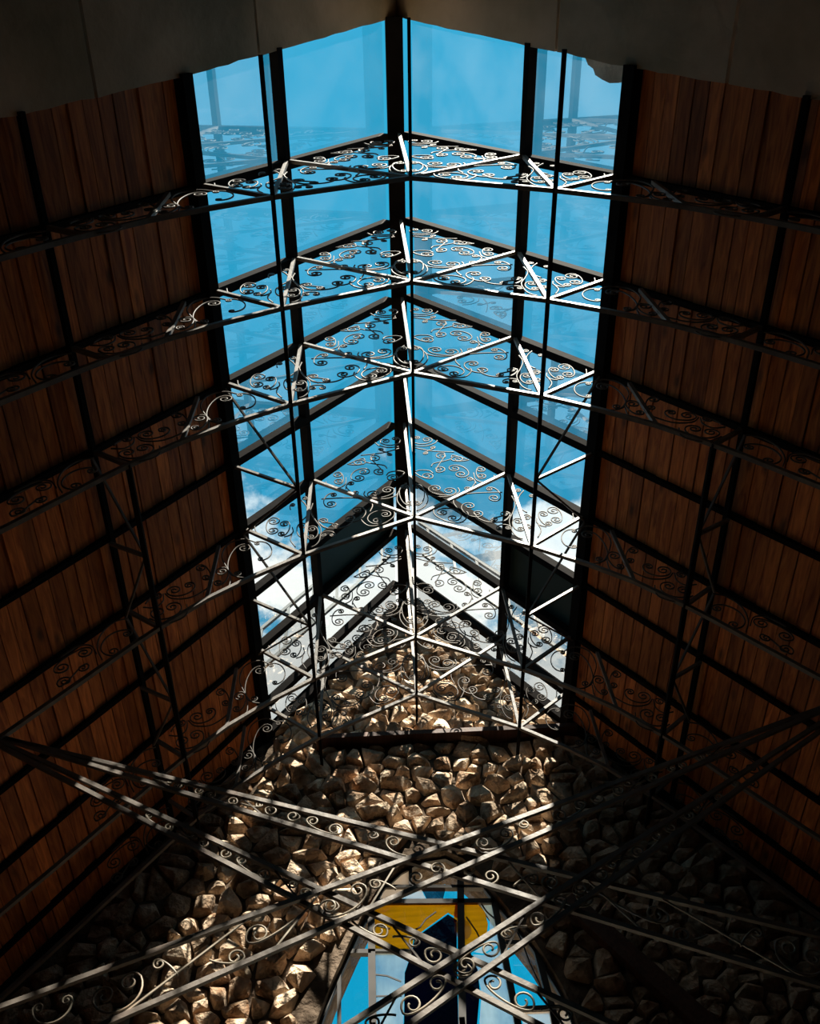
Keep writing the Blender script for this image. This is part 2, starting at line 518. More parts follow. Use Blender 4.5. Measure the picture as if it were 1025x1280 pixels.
# ------------------------------------------------------------------ wooden ceilings: deck with single planks
YN = 0.30                        # planks start above the concrete edge
bays = [YN] + YR + [YW + 0.02]
for s, side in ((-1, 'left'), (1, 'right')):
    mb = MB()
    mb.prism([on_roof(s, EX + 0.02, near_edge(EX) - 0.02, 0.062), on_roof(s, EX + 0.02, YW + 0.3, 0.062), on_roof(s, XW + 0.3, YW + 0.3, 0.062), on_roof(s, XW + 0.3, near_edge(XW) - 0.02, 0.062)], nrm(s) * 0.05 * S)
    deck = part('ceiling_' + side, mb, M['deck'])
    tag(deck, 'sloping pine plank ceiling on the %s of the skylight' % side, 'ceiling', kind='structure')
    rnd = random.Random(3 if s < 0 else 8)
    for bi in range(len(bays) - 1):
        y0, y1 = bays[bi] + (0.028 if bi else 0), bays[bi + 1] + (0.002 if bi < len(bays) - 2 else -0.071)
        x = EX + 0.026
        step = 0.0366
        n = 0
        while x < XW and n < 33:
            w = step * rnd.uniform(0.93, 1.07)
            x1 = min(x + w - 0.0028, XW + 0.01)
            o0 = 0.022 + rnd.uniform(0, 0.009)
            if bi == 0: y0 = near_edge(x) - 0.02
            mb = MB()
            mb.prism([on_roof(s, x, y0, o0), on_roof(s, x1, y0, o0), on_roof(s, x1, y1, o0), on_roof(s, x, y1, o0)], nrm(s) * (0.064 - o0) * S)
            part('plank', mb, M['plank'], deck)
            x += w; n += 1
        
# ------------------------------------------------------------------ concrete slope at the near end
conc = empty('ceiling_front', W(0, YB, eav))
tag(conc, 'stained concrete slab roof before the skylight begins', 'ceiling', kind='structure')
for s in (-1, 1):
    cuts = [0.0, 0.62, 1.10, 1.58, XW + 0.05] if s > 0 else [0.0, 0.60, 1.10, 1.62, XW + 0.05]
    for a, b in zip(cuts, cuts[1:]):
        mb = MB()
        k = 14
        edge = []
        for i in range(k + 1):
            x = max(a + 0.004, 0.0) + (b - a - 0.008) * i / k if a > 0 else (b - 0.004) * i / k
            j = (mnoise.noise(Vector((x * 16, s * 3.0, 0))) * 0.005 + mnoise.noise(Vector((x * 45, s * 7.0, 2))) * 0.006)
            edge.append((x, near_edge(x) + j))
        poly = [on_roof(s, x, y, 0.0) for x, y in edge] + [on_roof(s, b - 0.004, YB, 0.0), on_roof(s, a + (0.004 if a > 0 else 0), YB, 0.0)]
        mb.prism(poly, nrm(s) * 0.09 * S)
        part('concrete_slab', mb, M['concrete'], conc)
mb = MB()
lump = [(0.690, 0.340), (0.705, 0.375), (0.722, 0.388), (0.730, 0.410), (0.752, 0.424), (0.775, 0.434), (0.80, 0.430), (0.83, 0.420), (0.838, 0.375), (0.80, 0.350), (0.74, 0.338)]
mb.prism([on_roof(1, x, y, 0.036) for x, y in lump], nrm(1) * 0.0142 * S)
tag(part('mortar_patch', mb, M['mortar_lump'], conc), 'pale blob of mortar on the corner pane')

# ------------------------------------------------------------------ long members of the roof frame
ridge = MB()
ridge.bar(W(-0.016, 0.235, 5.045), W(-0.016, YW + 0.1, 5.045), 0.084 * S, 0.09 * S)
tag(part('ridge_beam', ridge, M['rafter']), 'dark steel ridge beam running the length of the skylight', 'beam')
def purlin(x, w, h, off, label, mat, cut=False):
    for s, side in ((-1, 'left'), (1, 'right')):
        lab = label[0 if s < 0 else 1]
        if cut:                  # lengths welded in between the rafters
            root = empty('purlin', on_roof(s, x, near_edge(x) - 0.01, off))
            tag(root, lab, 'purlin')
            starts = [near_edge(x) - 0.01] + [y + 0.0395 for y in YR]
            ends = [y + 0.0005 for y in YR] + [YW - 0.0505]
            for ya, yb in zip(starts, ends):
                mb = MB(); mb.bar(on_roof(s, x, ya, off), on_roof(s, x, yb, off), w * S, h * S, nrm(s))
                part('purlin_length', mb, mat, root)
        else:
            mb = MB()
            mb.bar(on_roof(s, x, near_edge(x) - 0.01, off), on_roof(s, x, YW + 0.005, off), w * S, h * S, nrm(s))
            tag(part('purlin', mb, mat), lab, 'purlin')
purlin(P1X, 0.032, 0.048, 0.020, ('dark purlin crossing the middle of the glass slope with the dark panel near the ridge', 'dark purlin crossing the middle of the glass slope with the mortar patch'), M['rafter'], True)
purlin(EX + 0.006, 0.055, 0.075, 0.022, ('dark edge beam between glass and the ceiling that catches small sun spots', 'dark edge beam between glass and planks beside the mortar patch'), M['rafter'])
purlin(P3X, 0.021, 0.022, -0.004, ('thin dark purlin under the planks left of the skylight', 'thin dark purlin under the planks right of the skylight'), M['rafter'])

# panes of the skylight
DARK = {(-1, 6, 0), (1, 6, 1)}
ybay = [0.24] + [y + 0.02 for y in YR] + [YW + 0.06]
for s, nm, lab in ((-1, 'window_1', 'left glass slope of the ridge skylight'), (1, 'window_2', 'right glass slope of the ridge skylight with mortar patch')):
    win = empty(nm, on_roof(s, EX, 0.12))
    tag(win, lab, 'skylight', kind='structure')
    for i in range(len(ybay) - 1):
        for c, (xa, xb) in enumerate(((0.03, P1X), (P1X, EX + 0.03))):
            mb = MB()
            g = 0.003
            y0, y1 = ybay[i] + g, ybay[i + 1] - g
            dark = (s, i, c) in DARK
            ya, yb = (near_edge(xa) - 0.02, near_edge(xb) - 0.02) if i == 0 else (y0, y0)
            poly = [on_roof(s, xa + g, ya, 0.05), on_roof(s, xb - g, yb, 0.05), on_roof(s, xb - g, y1, 0.05), on_roof(s, xa + g, y1, 0.05)]
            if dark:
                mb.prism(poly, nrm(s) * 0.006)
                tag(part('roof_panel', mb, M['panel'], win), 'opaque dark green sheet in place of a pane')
            else:
                mb.v = poly; mb.f = [(0, 1, 2, 3)]
                part('pane', mb, M['glass'], win)

# ------------------------------------------------------------------ scroll ironwork
# kind, first spiral, radius, second spiral, radius, point on the bulging side (x, z on the truss plane)
SCROLLS = [
  ('S', (0.1896, 4.5623), 0.0321, (0.1633, 4.409), 0.0313, (0.2364, 4.536)),
  ('T', (0.2767, 4.5179), 0.0312, (0.3382, 4.5057), 0, None),
  ('C', (0.249, 4.4097), 0.0306, (0.2766, 4.3434), 0.0303, (0.3452, 4.3809)),
  ('C', (0.3866, 4.3849), 0.0257, (0.3816, 4.3144), 0.0254, (0.3488, 4.3521)),
  ('T', (0.09, 4.3364), 0.0302, (0.0286, 4.3834), 0, None),
  ('C', (0.1265, 4.1967), 0.0295, (0.1962, 4.1649), 0.0313, (0.1545, 4.0961)),
  ('C', (0.0326, 4.2238), 0.0197, (0.0194, 4.0549), 0.0192, (0.0813, 4.1145)),
  ('C', (0.1197, 4.7717), 0.0274, (0.0634, 4.8005), 0.0181, (0.0848, 4.6785)),
  ('S', (0.1014, 4.6072), 0.0141, (0.1482, 4.6657), 0.0142, None),
  ('C', (0.1457, 3.9522), 0.0263, (0.1908, 3.8944), 0.0261, (0.2263, 4.0019)),
  ('C', (0.2839, 4.0039), 0.0266, (0.3166, 3.9274), 0.0262, (0.2416, 3.9027)),
  ('C', (0.4213, 4.0763), 0.027, (0.4104, 4.1688), 0.0163, (0.4738, 4.1508)),
  ('S', (0.3938, 3.8676), 0.0173, (0.453, 3.9113), 0.0218, None),
  ('C', (0.4096, 3.7784), 0.0121, (0.4499, 3.7813), 0.0134, (0.4351, 3.829)),
  ('T', (0.2968, 4.184), 0.0164, (0.3445, 4.2548), 0, None),
  ('T', (0.3209, 4.2841), 0.0166, (0.3447, 4.2275), 0, None),
  ('C', (0.5099, 3.8394), 0.0226, (0.5096, 3.7679), 0.017, (0.4616, 3.8069)),
  ('C', (0.5588, 3.8723), 0.0217, (0.5508, 3.7902), 0.0187, (0.5942, 3.8229)),
  ('T', (0.5539, 4.1427), 0.0142, (0.5249, 4.0093), 0, None),
  ('C', (0.6455, 3.8976), 0.0218, (0.654, 3.8083), 0.0171, (0.6048, 3.8532)),
  ('C', (0.7031, 3.9254), 0.0301, (0.7009, 3.841), 0.0258, (0.7511, 3.874)),
  ('T', (0.6183, 4.0806), 0.0124, (0.6248, 4.0352), 0, None),
  ('C', (0.7651, 3.7293), 0.0127, (0.7373, 3.5952), 0.0123, (0.6589, 3.6486)),
  ('C', (0.8261, 3.6916), 0.0284, (0.8349, 3.482), 0.0178, (0.9143, 3.5913)),
  ('C', (0.9059, 3.5024), 0.0272, (0.9118, 3.4159), 0.0176, (0.8584, 3.4456)),
  ('C', (1.0041, 3.5388), 0.0231, (0.9716, 3.4623), 0.0178, (0.9512, 3.5076)),
  ('C', (1.0418, 3.4055), 0.0197, (1.0992, 3.3708), 0.0292, (1.0437, 3.3064)),
  ('C', (1.088, 3.2472), 0.0284, (1.142, 3.2118), 0.0282, (1.0849, 3.1328)),
  ('T', (1.1709, 3.3288), 0.0193, (1.2096, 3.2773), 0, None),
  ('C', (1.2783, 2.9607), 0.0222, (1.2471, 3.0744), 0.0193, (1.3627, 3.0558)),
  ('C', (1.3954, 2.9608), 0.0282, (1.4599, 2.8728), 0.0275, (1.4578, 2.9741)),
  ('S', (1.4262, 2.7897), 0.0269, (1.3766, 2.8666), 0.0208, None),
]
# plain bent bars between the spirals
CURVES = [
   [(0.0452, 4.6737), (0.1245, 4.6333), (0.194, 4.6155), (0.264, 4.6055)] ,
   [(0.4528, 4.316), (0.4441, 4.2749), (0.4104, 4.2471), (0.3768, 4.2456), (0.3476, 4.2821), (0.3454, 4.3524)] ,
   [(0.0218, 4.2654), (0.0553, 4.2154), (0.0766, 4.1409), (0.0786, 4.076), (0.0552, 4.0145), (0.0146, 3.9741)] ,
   [(0.0662, 4.1812), (0.0891, 4.1334), (0.1456, 4.1071), (0.2116, 4.1178), (0.249, 4.1543), (0.2451, 4.1945)] ,
   [(0.2156, 4.0916), (0.2076, 4.041), (0.2239, 3.9772)] ,
   [(0.1009, 3.9863), (0.0996, 3.9434), (0.1168, 3.9058), (0.157, 3.8646), (0.211, 3.8453), (0.2439, 3.8642), (0.2697, 3.9187), (0.2654, 3.9495)] ,
   [(0.2226, 4.0975), (0.2908, 4.1276), (0.37, 4.1348), (0.4711, 4.1312)] ,
   [(0.3016, 3.9346), (0.3148, 3.8853), (0.3479, 3.8495), (0.396, 3.8377), (0.4473, 3.8494), (0.4793, 3.8973)] ,
   [(0.0465, 4.6972), (0.107, 4.691), (0.1594, 4.7203), (0.1805, 4.7588)] ,
   [(0.029, 4.3905), (0.0605, 4.4053), (0.1077, 4.396), (0.127, 4.3618)] ,
   [(0.2399, 4.5357), (0.2496, 4.5653), (0.2799, 4.5508), (0.3313, 4.5062)] ,
   [(0.1212, 4.4412), (0.1376, 4.4765), (0.1913, 4.4976), (0.2386, 4.5208)] ,
   [(0.5142, 4.0884), (0.5205, 4.0096), (0.4954, 3.9246), (0.4658, 3.8426), (0.468, 3.7409), (0.485, 3.6952), (0.5059, 3.6771)] ,
   [(0.5851, 4.1404), (0.5536, 4.0855), (0.536, 4.0195), (0.5403, 3.9644), (0.5661, 3.9173)] ,
   [(0.6041, 3.8017), (0.6077, 3.7457), (0.5809, 3.6834)] ,
   [(0.7934, 3.8921), (0.7827, 3.8402), (0.7509, 3.791), (0.7077, 3.7636)] ,
   [(0.4277, 3.8351), (0.4632, 3.874), (0.4802, 3.915), (0.4634, 3.9323)] ,
   [(0.6066, 3.8636), (0.5995, 3.8225), (0.6156, 3.7906), (0.6405, 3.7786)] ,
   [(0.7671, 3.7347), (0.8372, 3.7719), (0.905, 3.7331), (0.9224, 3.6367), (0.8978, 3.5564), (0.8464, 3.4638), (0.782, 3.4432)] ,
   [(0.8649, 3.4709), (0.8611, 3.3864), (0.899, 3.3422)] ,
   [(0.9489, 3.499), (0.94, 3.4136), (0.9728, 3.3527), (1.03, 3.3075), (1.1011, 3.3099), (1.1381, 3.3478)] ,
   [(1.0294, 3.2597), (1.0174, 3.1984), (1.0391, 3.1588), (1.098, 3.1318), (1.1726, 3.1711)] ,
   [(1.1451, 3.3473), (1.1371, 3.291), (1.165, 3.249), (1.2151, 3.253)] ,
   [(1.2636, 3.1795), (1.3193, 3.1549), (1.3545, 3.0734), (1.3472, 2.9833), (1.3112, 2.9118)] ,
   [(1.3418, 2.9482), (1.378, 3.0032), (1.4254, 3.0067), (1.4578, 2.9741), (1.4869, 2.9334)] ,
]

def spiral_pts(c, r, a0, sense, turns=1.55, n=20, inner=0.16):
    """from the outside (angle a0) winding inward"""
    out = []
    for i in range(n):
        t = i / (n - 1)
        rr = r * (1 - (1 - inner) * t ** 0.85)
        a = a0 + sense * 2 * math.pi * turns * t
        out.append(Vector((c[0] + rr * math.cos(a), c[1] + rr * math.sin(a))))
    return out
def herm(p0, t0, p1, t1, n=11):
    out = []
    for i in range(1, n):
        t = i / n
        out.append(p0 * (2 * t**3 - 3 * t**2 + 1) + t0 * (t**3 - 2 * t**2 + t) + p1 * (-2 * t**3 + 3 * t**2) + t1 * (t**3 - t**2))
    return out
def scroll_path(kind, c0, r0, c1, r1, b, turns=1.55, inner=0.16):
    def spiral(c, r, a0, sense): return spiral_pts(c, r, a0, sense, turns, 20, inner)
    c0 = Vector(c0); c1 = Vector(c1)
    d = c1 - c0; D = d.length; d.normalize()
    n = Vector((-d.y, d.x))
    if b is not None and (Vector(b) - c0).dot(n) < 0: n = -n
    if kind == 'T':
        # one curl with a tail
        if (c0.x + c0.y * 7) % 1 > 0.5: n = -n
        p0 = c0 - d * r0; sense = 1 if (-d).cross(n) > 0 else -1
        a0 = math.atan2(-d.y, -d.x)
        sp = spiral(c0, r0, a0, -sense)
        return list(reversed(sp)) + herm(p0, n * r0 * 3.2, c1, d * D * 1.2 - n * r0 * 2) + [c1]
    sense = 1 if (-d).cross(n) > 0 else -1
    p0 = c0 - d * r0; p1 = c1 + d * r1
    a0 = math.atan2(-d.y, -d.x); a1 = math.atan2(d.y, d.x)
    s0 = list(reversed(spiral(c0, r0, a0, -sense)))
    if kind == 'C':
        h = max(abs((Vector(b) - c0).dot(n)), max(r0, r1) * 1.15) if b is not None else D * 0.5
        mag = h * 2.7
        mid = herm(p0, n * mag, p1, -n * mag, 15)
        s1 = spiral(c1, r1, a1, sense)
    else:
        mag = max(D * 1.1, (r0 + r1) * 2.0)
        mid = herm(p0, n * mag, p1, n * mag, 15)
        s1 = spiral(c1, r1, a1, -sense)
        s1 = spiral(c1, r1, a1, 1 if d.cross(n) > 0 else -1)
    return s0 + mid + s1
def scroll_mesh(path, r, mat, flip=1):
    mb = MB()
    mb.tube([Vector((flip * p.x * S, 0, p.y * S)) for p in path], r, 4, (0, 1, 0))
    me = mb.mesh('scroll', mat, True)
    return me
WIRE = 0.0034
SC = []
def smooth_path(pts, k=5):
    P = [Vector(p) for p in pts]; P = [P[0] * 2 - P[1]] + P + [P[-1] * 2 - P[-2]]
    out = []
    for i in range(1, len(P) - 2):
        a, b_, c, d = P[i - 1:i + 3]
        for j in range(k):
            t = j / k
            out.append(0.5 * (2 * b_ + (c - a) * t + (2 * a - 5 * b_ + 4 * c - d) * t * t + (3 * b_ - a - 3 * c + d) * t ** 3))
    out.append(P[-2])
    return out
PATHS = [scroll_path(e[0], e[1], e[2] * 1.22, e[3], e[4] * 1.22, e[5]) for e in SCROLLS] + [smooth_path(c) for c in CURVES]
for path in PATHS:
    for flip in (1, -1):
        me = scroll_mesh(path, WIRE * S, M['scroll'], flip)
        c = centre(me)
        SC.append((me, c))

# ------------------------------------------------------------------ trusses
def zc(x):
    x = abs(x)
    for (a, za), (b, zb) in zip(CHORD, CHORD[1:]):
        if x <= b: return za + (zb - za) * (x - a) / (b - a)
    return CHORD[-1][1]
BEAM_IN = EX + 0.006 - 0.0275 * CS + 0.001; BEAM_OUT = EX + 0.006 + 0.0275 * CS - 0.001      # faces of the edge beam
def rafter_parts(root, y):
    for s in (-1, 1):
        mb = MB()
        mb.bar(on_roof(s, 0.056 if s < 0 else 0.024, y + 0.02, 0.022), on_roof(s, BEAM_IN, y + 0.02, 0.022), 0.040 * S, 0.046 * S, nrm(s))
        part('rafter', mb, M['rafter'], root)
        mb = MB()
        mb.bar(on_roof(s, BEAM_OUT, y + 0.015, 0.026), on_roof(s, XW + 0.03, y + 0.015, 0.026), 0.024 * S, 0.040 * S, nrm(s))
        part('rafter', mb, M['rafter'], root)
def truss(i, label):
    y = YR[i] + 0.005
    root = empty('roof_truss', W(0, y, zc(XW)))
    tag(root, label, 'truss', 'scroll trusses under the skylight')
    rafter_parts(root, YR[i])
    for s in (-1, 1):
        mb = MB()
        for a, b in zip(CHORD, CHORD[1:]):
            mb.bar(W(s * a[0], y, a[1]), W(s * b[0], y, b[1]), 0.018 * S, 0.018 * S, (0, 1, 0))
        part('bottom_chord', mb, M['iron'], root)
        for (xa, za), (xb, zb), nm in (((0.012, 3.925), (P1X - 0.01, roof(P1X)), 'diagonal_web'), ((P1X + 0.005, roof(P1X)), C1, 'strut'), (C1, (EX, roof(EX)), 'diagonal_web'),
                                       ((0.947, roof(0.947)), (0.947, zc(0.947)), 'strut'), (ND, (P3X, roof(P3X)), 'diagonal_web')):
            mb = MB(); mb.bar(W(s * xa, y, za), W(s * xb, y, zb + 0.005), 0.016 * S, 0.016 * S, (0, 1, 0))
            part(nm, mb, M['iron'], root)
    mb = MB(); mb.bar(W(0, y, 3.905), W(0, y, 5.01), 0.016 * S, 0.016 * S, (0, 1, 0))
    part('king_post', mb, M['iron'], root)
    for me, c in SC:
        o = bpy.data.objects.new('scroll', me); COL.objects.link(o)
        o.parent = root
        o.location = c + Vector((0, S * y, EYE)) - root.location
    return root

T1 = truss(0, 'iron scroll truss hanging beside the concrete slab end of the skylight')
T2 = truss(1, 'iron scroll truss second from the concrete slab, glass bays on both sides')
T3 = truss(2, 'iron scroll truss third from the concrete slab, where the side lattice starts')
T5 = truss(4, 'iron scroll truss that carries the crossing scroll braces')
T7 = truss(6, 'iron scroll truss just beyond the dark green roof panels')
T8 = truss(7, 'iron scroll truss closest to the stone gable above the timber beam')

for i, lab in ((3, 'plain steel rafter pair without scrolls between third and fourth scroll trusses'), (5, 'plain steel rafter pair without scrolls on the near side of the dark panels')):
    r = empty('rafter_pair', W(0, YR[i] + 0.02, eav))
    tag(r, lab, 'rafter', 'plain rafters')
    rafter_parts(r, YR[i])
    mb = MB(); mb.bar(W(0, YR[i] + 0.02, 3.905), W(0, YR[i] + 0.02, 5.01), 0.015 * S, 0.015 * S, (0, 1, 0))
    part('king_post', mb, M['iron'], r)

r = empty('rafter_pair', W(0, YW - 0.026, eav))
tag(r, 'dark rafter pair lying against the top of the stone gable', 'rafter')
for s in (-1, 1):
    for xa, xb, off, hh in ((0.056 if s < 0 else 0.024, BEAM_IN, 0.015, 0.058), (BEAM_OUT, XW, 0.026, 0.040)):
        mb = MB(); mb.bar(on_roof(s, xa, YW - 0.0255, off), on_roof(s, xb, YW - 0.0255, off), 0.050 * S, hh * S, nrm(s))
        part('rafter', mb, M['rafter'], r)

# scroll braces crossing under the fifth rafter line: (centre height, slope) of upper and lower chord
BRACE_SCROLLS = [
   ('C', (-0.9755, 1.4919), 0.0314, (-0.9157, 1.5267), 0.0318, (-0.9212, 1.4124)) ,
   ('C', (-1.144, 1.4667), 0.015, (-1.075, 1.4845), 0.0151, (-1.0901, 1.4015)) ,
   ('T', (-0.8444, 1.5761), 0.0178, (-0.7877, 1.5398), 0, None) ,
   ('T', (-0.635, 1.5825), 0.0257, (-0.7057, 1.5796), 0, None) ,
   ('T', (-0.5764, 1.6504), 0.0378, (-0.4246, 1.7426), 0, None) ,
   ('C', (-0.3771, 1.7263), 0.0306, (-0.2922, 1.778), 0.0263, (-0.3274, 1.676)) ,
   ('T', (-0.2368, 1.7968), 0.0193, (-0.1774, 1.7737), 0, None) ,
   ('C', (-0.1128, 1.8116), 0.023, (-0.0498, 1.8392), 0.0232, (-0.077, 1.7674)) ,
   ('C', (0.1032, 1.9248), 0.0226, (0.1787, 1.9571), 0.0228, (0.1377, 1.8803)) ,
   ('T', (0.2429, 1.991), 0.0179, (0.3155, 2.0349), 0, None) ,
]
def brace(s, U, Lw, xlow, xtop, label, dy, traced=False):
    y = YR[4] + dy
    def zu(x): return U[0] + U[1] * x
    def zl(x): return Lw[0] + Lw[1] * x
    root = empty('scroll_brace', W(s * xlow, y, zl(xlow)))
    tag(root, label, 'brace', 'crossing scroll braces')
    for f in (zu, zl):
        mb = MB(); mb.bar(W(s * xlow, y, f(xlow)), W(s * xtop, y, f(xtop)), 0.014 * S, 0.0145 * S, (0, 0, 1))
        part('chord', mb, M['iron'], root)
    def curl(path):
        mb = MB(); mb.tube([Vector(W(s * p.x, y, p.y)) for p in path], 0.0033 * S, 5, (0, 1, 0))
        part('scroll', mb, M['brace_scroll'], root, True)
    x = xlow + 0.06; k = 0
    if traced:
        for e in BRACE_SCROLLS: curl(scroll_path(*e, 1.2, 0.28))
        for xa, xb in ((-0.93, -0.60), (-0.53, -0.40), (-0.26, -0.17)):
            mb = MB(); mb.bar(W(s * xa, y, zl(xa)), W(s * xb, y, zu(xb)), 0.005 * S, 0.005 * S, (0, 1, 0))
            part('diagonal_rod', mb, M['brace_scroll'], root)
        x = 0.34
    while x < 1.0:
        gap = zu(x) - zl(x)
        r = min(0.32 * gap, 0.042)
        ln = max(0.075, gap * 0.62)
        if k % 3 == 2:
            mb = MB(); mb.bar(W(s * (x - 0.02), y, zl(x - 0.02)), W(s * (x + ln), y, zu(x + ln)), 0.005 * S, 0.005 * S, (0, 1, 0))
            part('diagonal_rod', mb, M['scroll'], root)
            path = scroll_path('T', (x + ln * 0.1, zl(x) + gap * 0.72), r * 0.62, (x + ln * 0.9, zl(x + ln * .9) + gap * 0.45), 0, None, 1.15, 0.3)
            x += ln * 1.05
        else:
            xa, xb = x + r, x + r + ln * 0.95
            ca = (xa, (zl(xa) + zu(xa)) / 2 + gap * 0.06 * (1 if k % 3 else -1)); cb = (xb, (zl(xb) + zu(xb)) / 2 + gap * 0.05)
            below = ((xa + xb) / 2, zl((xa + xb) / 2) + 0.002) if k % 3 == 0 else ((xa + xb) / 2, zu((xa + xb) / 2) - 0.002)
            path = scroll_path('C', ca, r, cb, r * (0.95 if k % 3 else 0.8), below, 1.2, 0.28)
            x = xb + r * 1.6
        k += 1
        curl(path)
    return root
brace(1, (1.930, 0.364), (1.825, 0.430), -XW, 1.60, 'upper crossing scroll brace rising toward the right ceiling', 0.0, True)
brace(-1, (1.930, 0.364), (1.825, 0.430), -XW, 1.60, 'upper crossing scroll brace rising toward the left ceiling', 0.0135, True)
brace(1, (1.560, 0.5865), (1.466, 0.635), -XW, 1.62, 'lower steeper scroll brace in front of the window rising to the right', 0.0)
brace(-1, (1.560, 0.5865), (1.466, 0.635), -XW, 1.62, 'lower steeper scroll brace in front of the window rising to the left', 0.0135)

# tie rods along the lower nodes, with lattice from the third truss on
def long_rod(name, x, z, y0, w, label, top=None, cat='rod'):
    root = empty(name, W(x, y0, z))
    tag(root, label, cat)
    mb = MB(); mb.bar(W(x, y0, z), W(x, YW - 0.01, z), w * S, w * S)
    part('rod', mb, M['rafter'], root)
    if top:
        tx, tz = top
        for i in (3, 5):
            mb = MB(); mb.bar(W(x, YR[i] + 0.02, z), W(tx, YR[i] + 0.02, tz), 0.014 * S, 0.014 * S, (0, 1, 0))
            part('strut', mb, M['iron'], root)
        for a, b in ((2, 3), (4, 3), (4, 5), (6, 5)):
            mb = MB(); mb.bar(W(tx, YR[a] + 0.02, tz), W(x, YR[b] + 0.02, z), 0.009 * S, 0.009 * S, (0, 1, 0))
            part('diagonal_rod', mb, M['iron'], root)
    return root
long_rod('tie_rod', 0, A_[1], 0.187, 0.013, 'thin tie rod hanging straight below the ridge beam')
for s, side in ((-1, 'left'), (1, 'right')):
    long_rod('lattice_purlin', s * C1[0], C1[1], 0.28, 0.016, 'thin rod with zigzag lattice under the %s glass slope' % side, (s * EX, roof(EX, -0.013)), 'rod')
    long_rod('lattice_purlin', s * ND[0], ND[1], YR[2], 0.020, 'thin rod with zigzag lattice under the %s plank ceiling' % side, (s * P3X, roof(P3X, -0.013)), 'rod')

# ------------------------------------------------------------------ timber beam and brace at the gable
mb = MB(); mb.bar(W(-0.572, 3.7525, 3.761), W(0.895, 3.7525, 3.759), 0.105 * S, 0.031 * S)
tag(part('timber_beam', mb, M['beam']), 'rough timber beam across the stone gable above the window', 'beam')
mb = MB(); mb.bar(W(0.62, YW - 0.082, 2.66), W(1.14, YW - 0.082, 1.95), 0.05 * S, 0.085 * S, (1, 0, 0.6))
tag(part('timber_brace', mb, M['beam']), 'weathered board leaning diagonally on the stone wall right of the window', 'board')

# ------------------------------------------------------------------ railing on top of the glass roof
for s, side in ((-1, 'left'), (1, 'right')):
    yr = 3.36
    root = empty('roof_railing', on_roof(s, EX, yr, 0.06))
    tag(root, 'thin outdoor railing seen through the %s glass slope before the gable' % side, 'railing')
    x0, x1 = 0.06, 0.85
    for dz in (0.0, 0.40):
        a = on_roof(s, x0, yr, 0.062) + Vector((0, 0, dz * S)); b = on_roof(s, x1, yr, 0.062) + Vector((0, 0, dz * S))
        mb = MB(); mb.bar(a, b, 0.020 * S, 0.020 * S, (0, 1, 0)); part('rail', mb, M['railing'], root)
    k = 0; x = 0.11
    while x < 0.84:
        a = on_roof(s, x, yr, 0.062)
        mb = MB(); mb.bar(a, a + Vector((0, 0, 0.40 * S)), 0.016 * S, 0.016 * S, (0, 1, 0)); part('post', mb, M['railing'], root)
        x += 0.145
for s, lab in ((-1, 'short dark post on the gable top left of the ridge'), (1, 'short dark post on the gable top right of the ridge')):
    a = W(s * 0.15, YW + 0.10, roof(0.15, 0.02))
    mb = MB(); mb.bar(a, a + Vector((0, 0, 0.22 * S)), 0.03 * S, 0.03 * S, (0, 1, 0))
    tag(part('steel_post', mb, M['rafter']), lab, 'post')

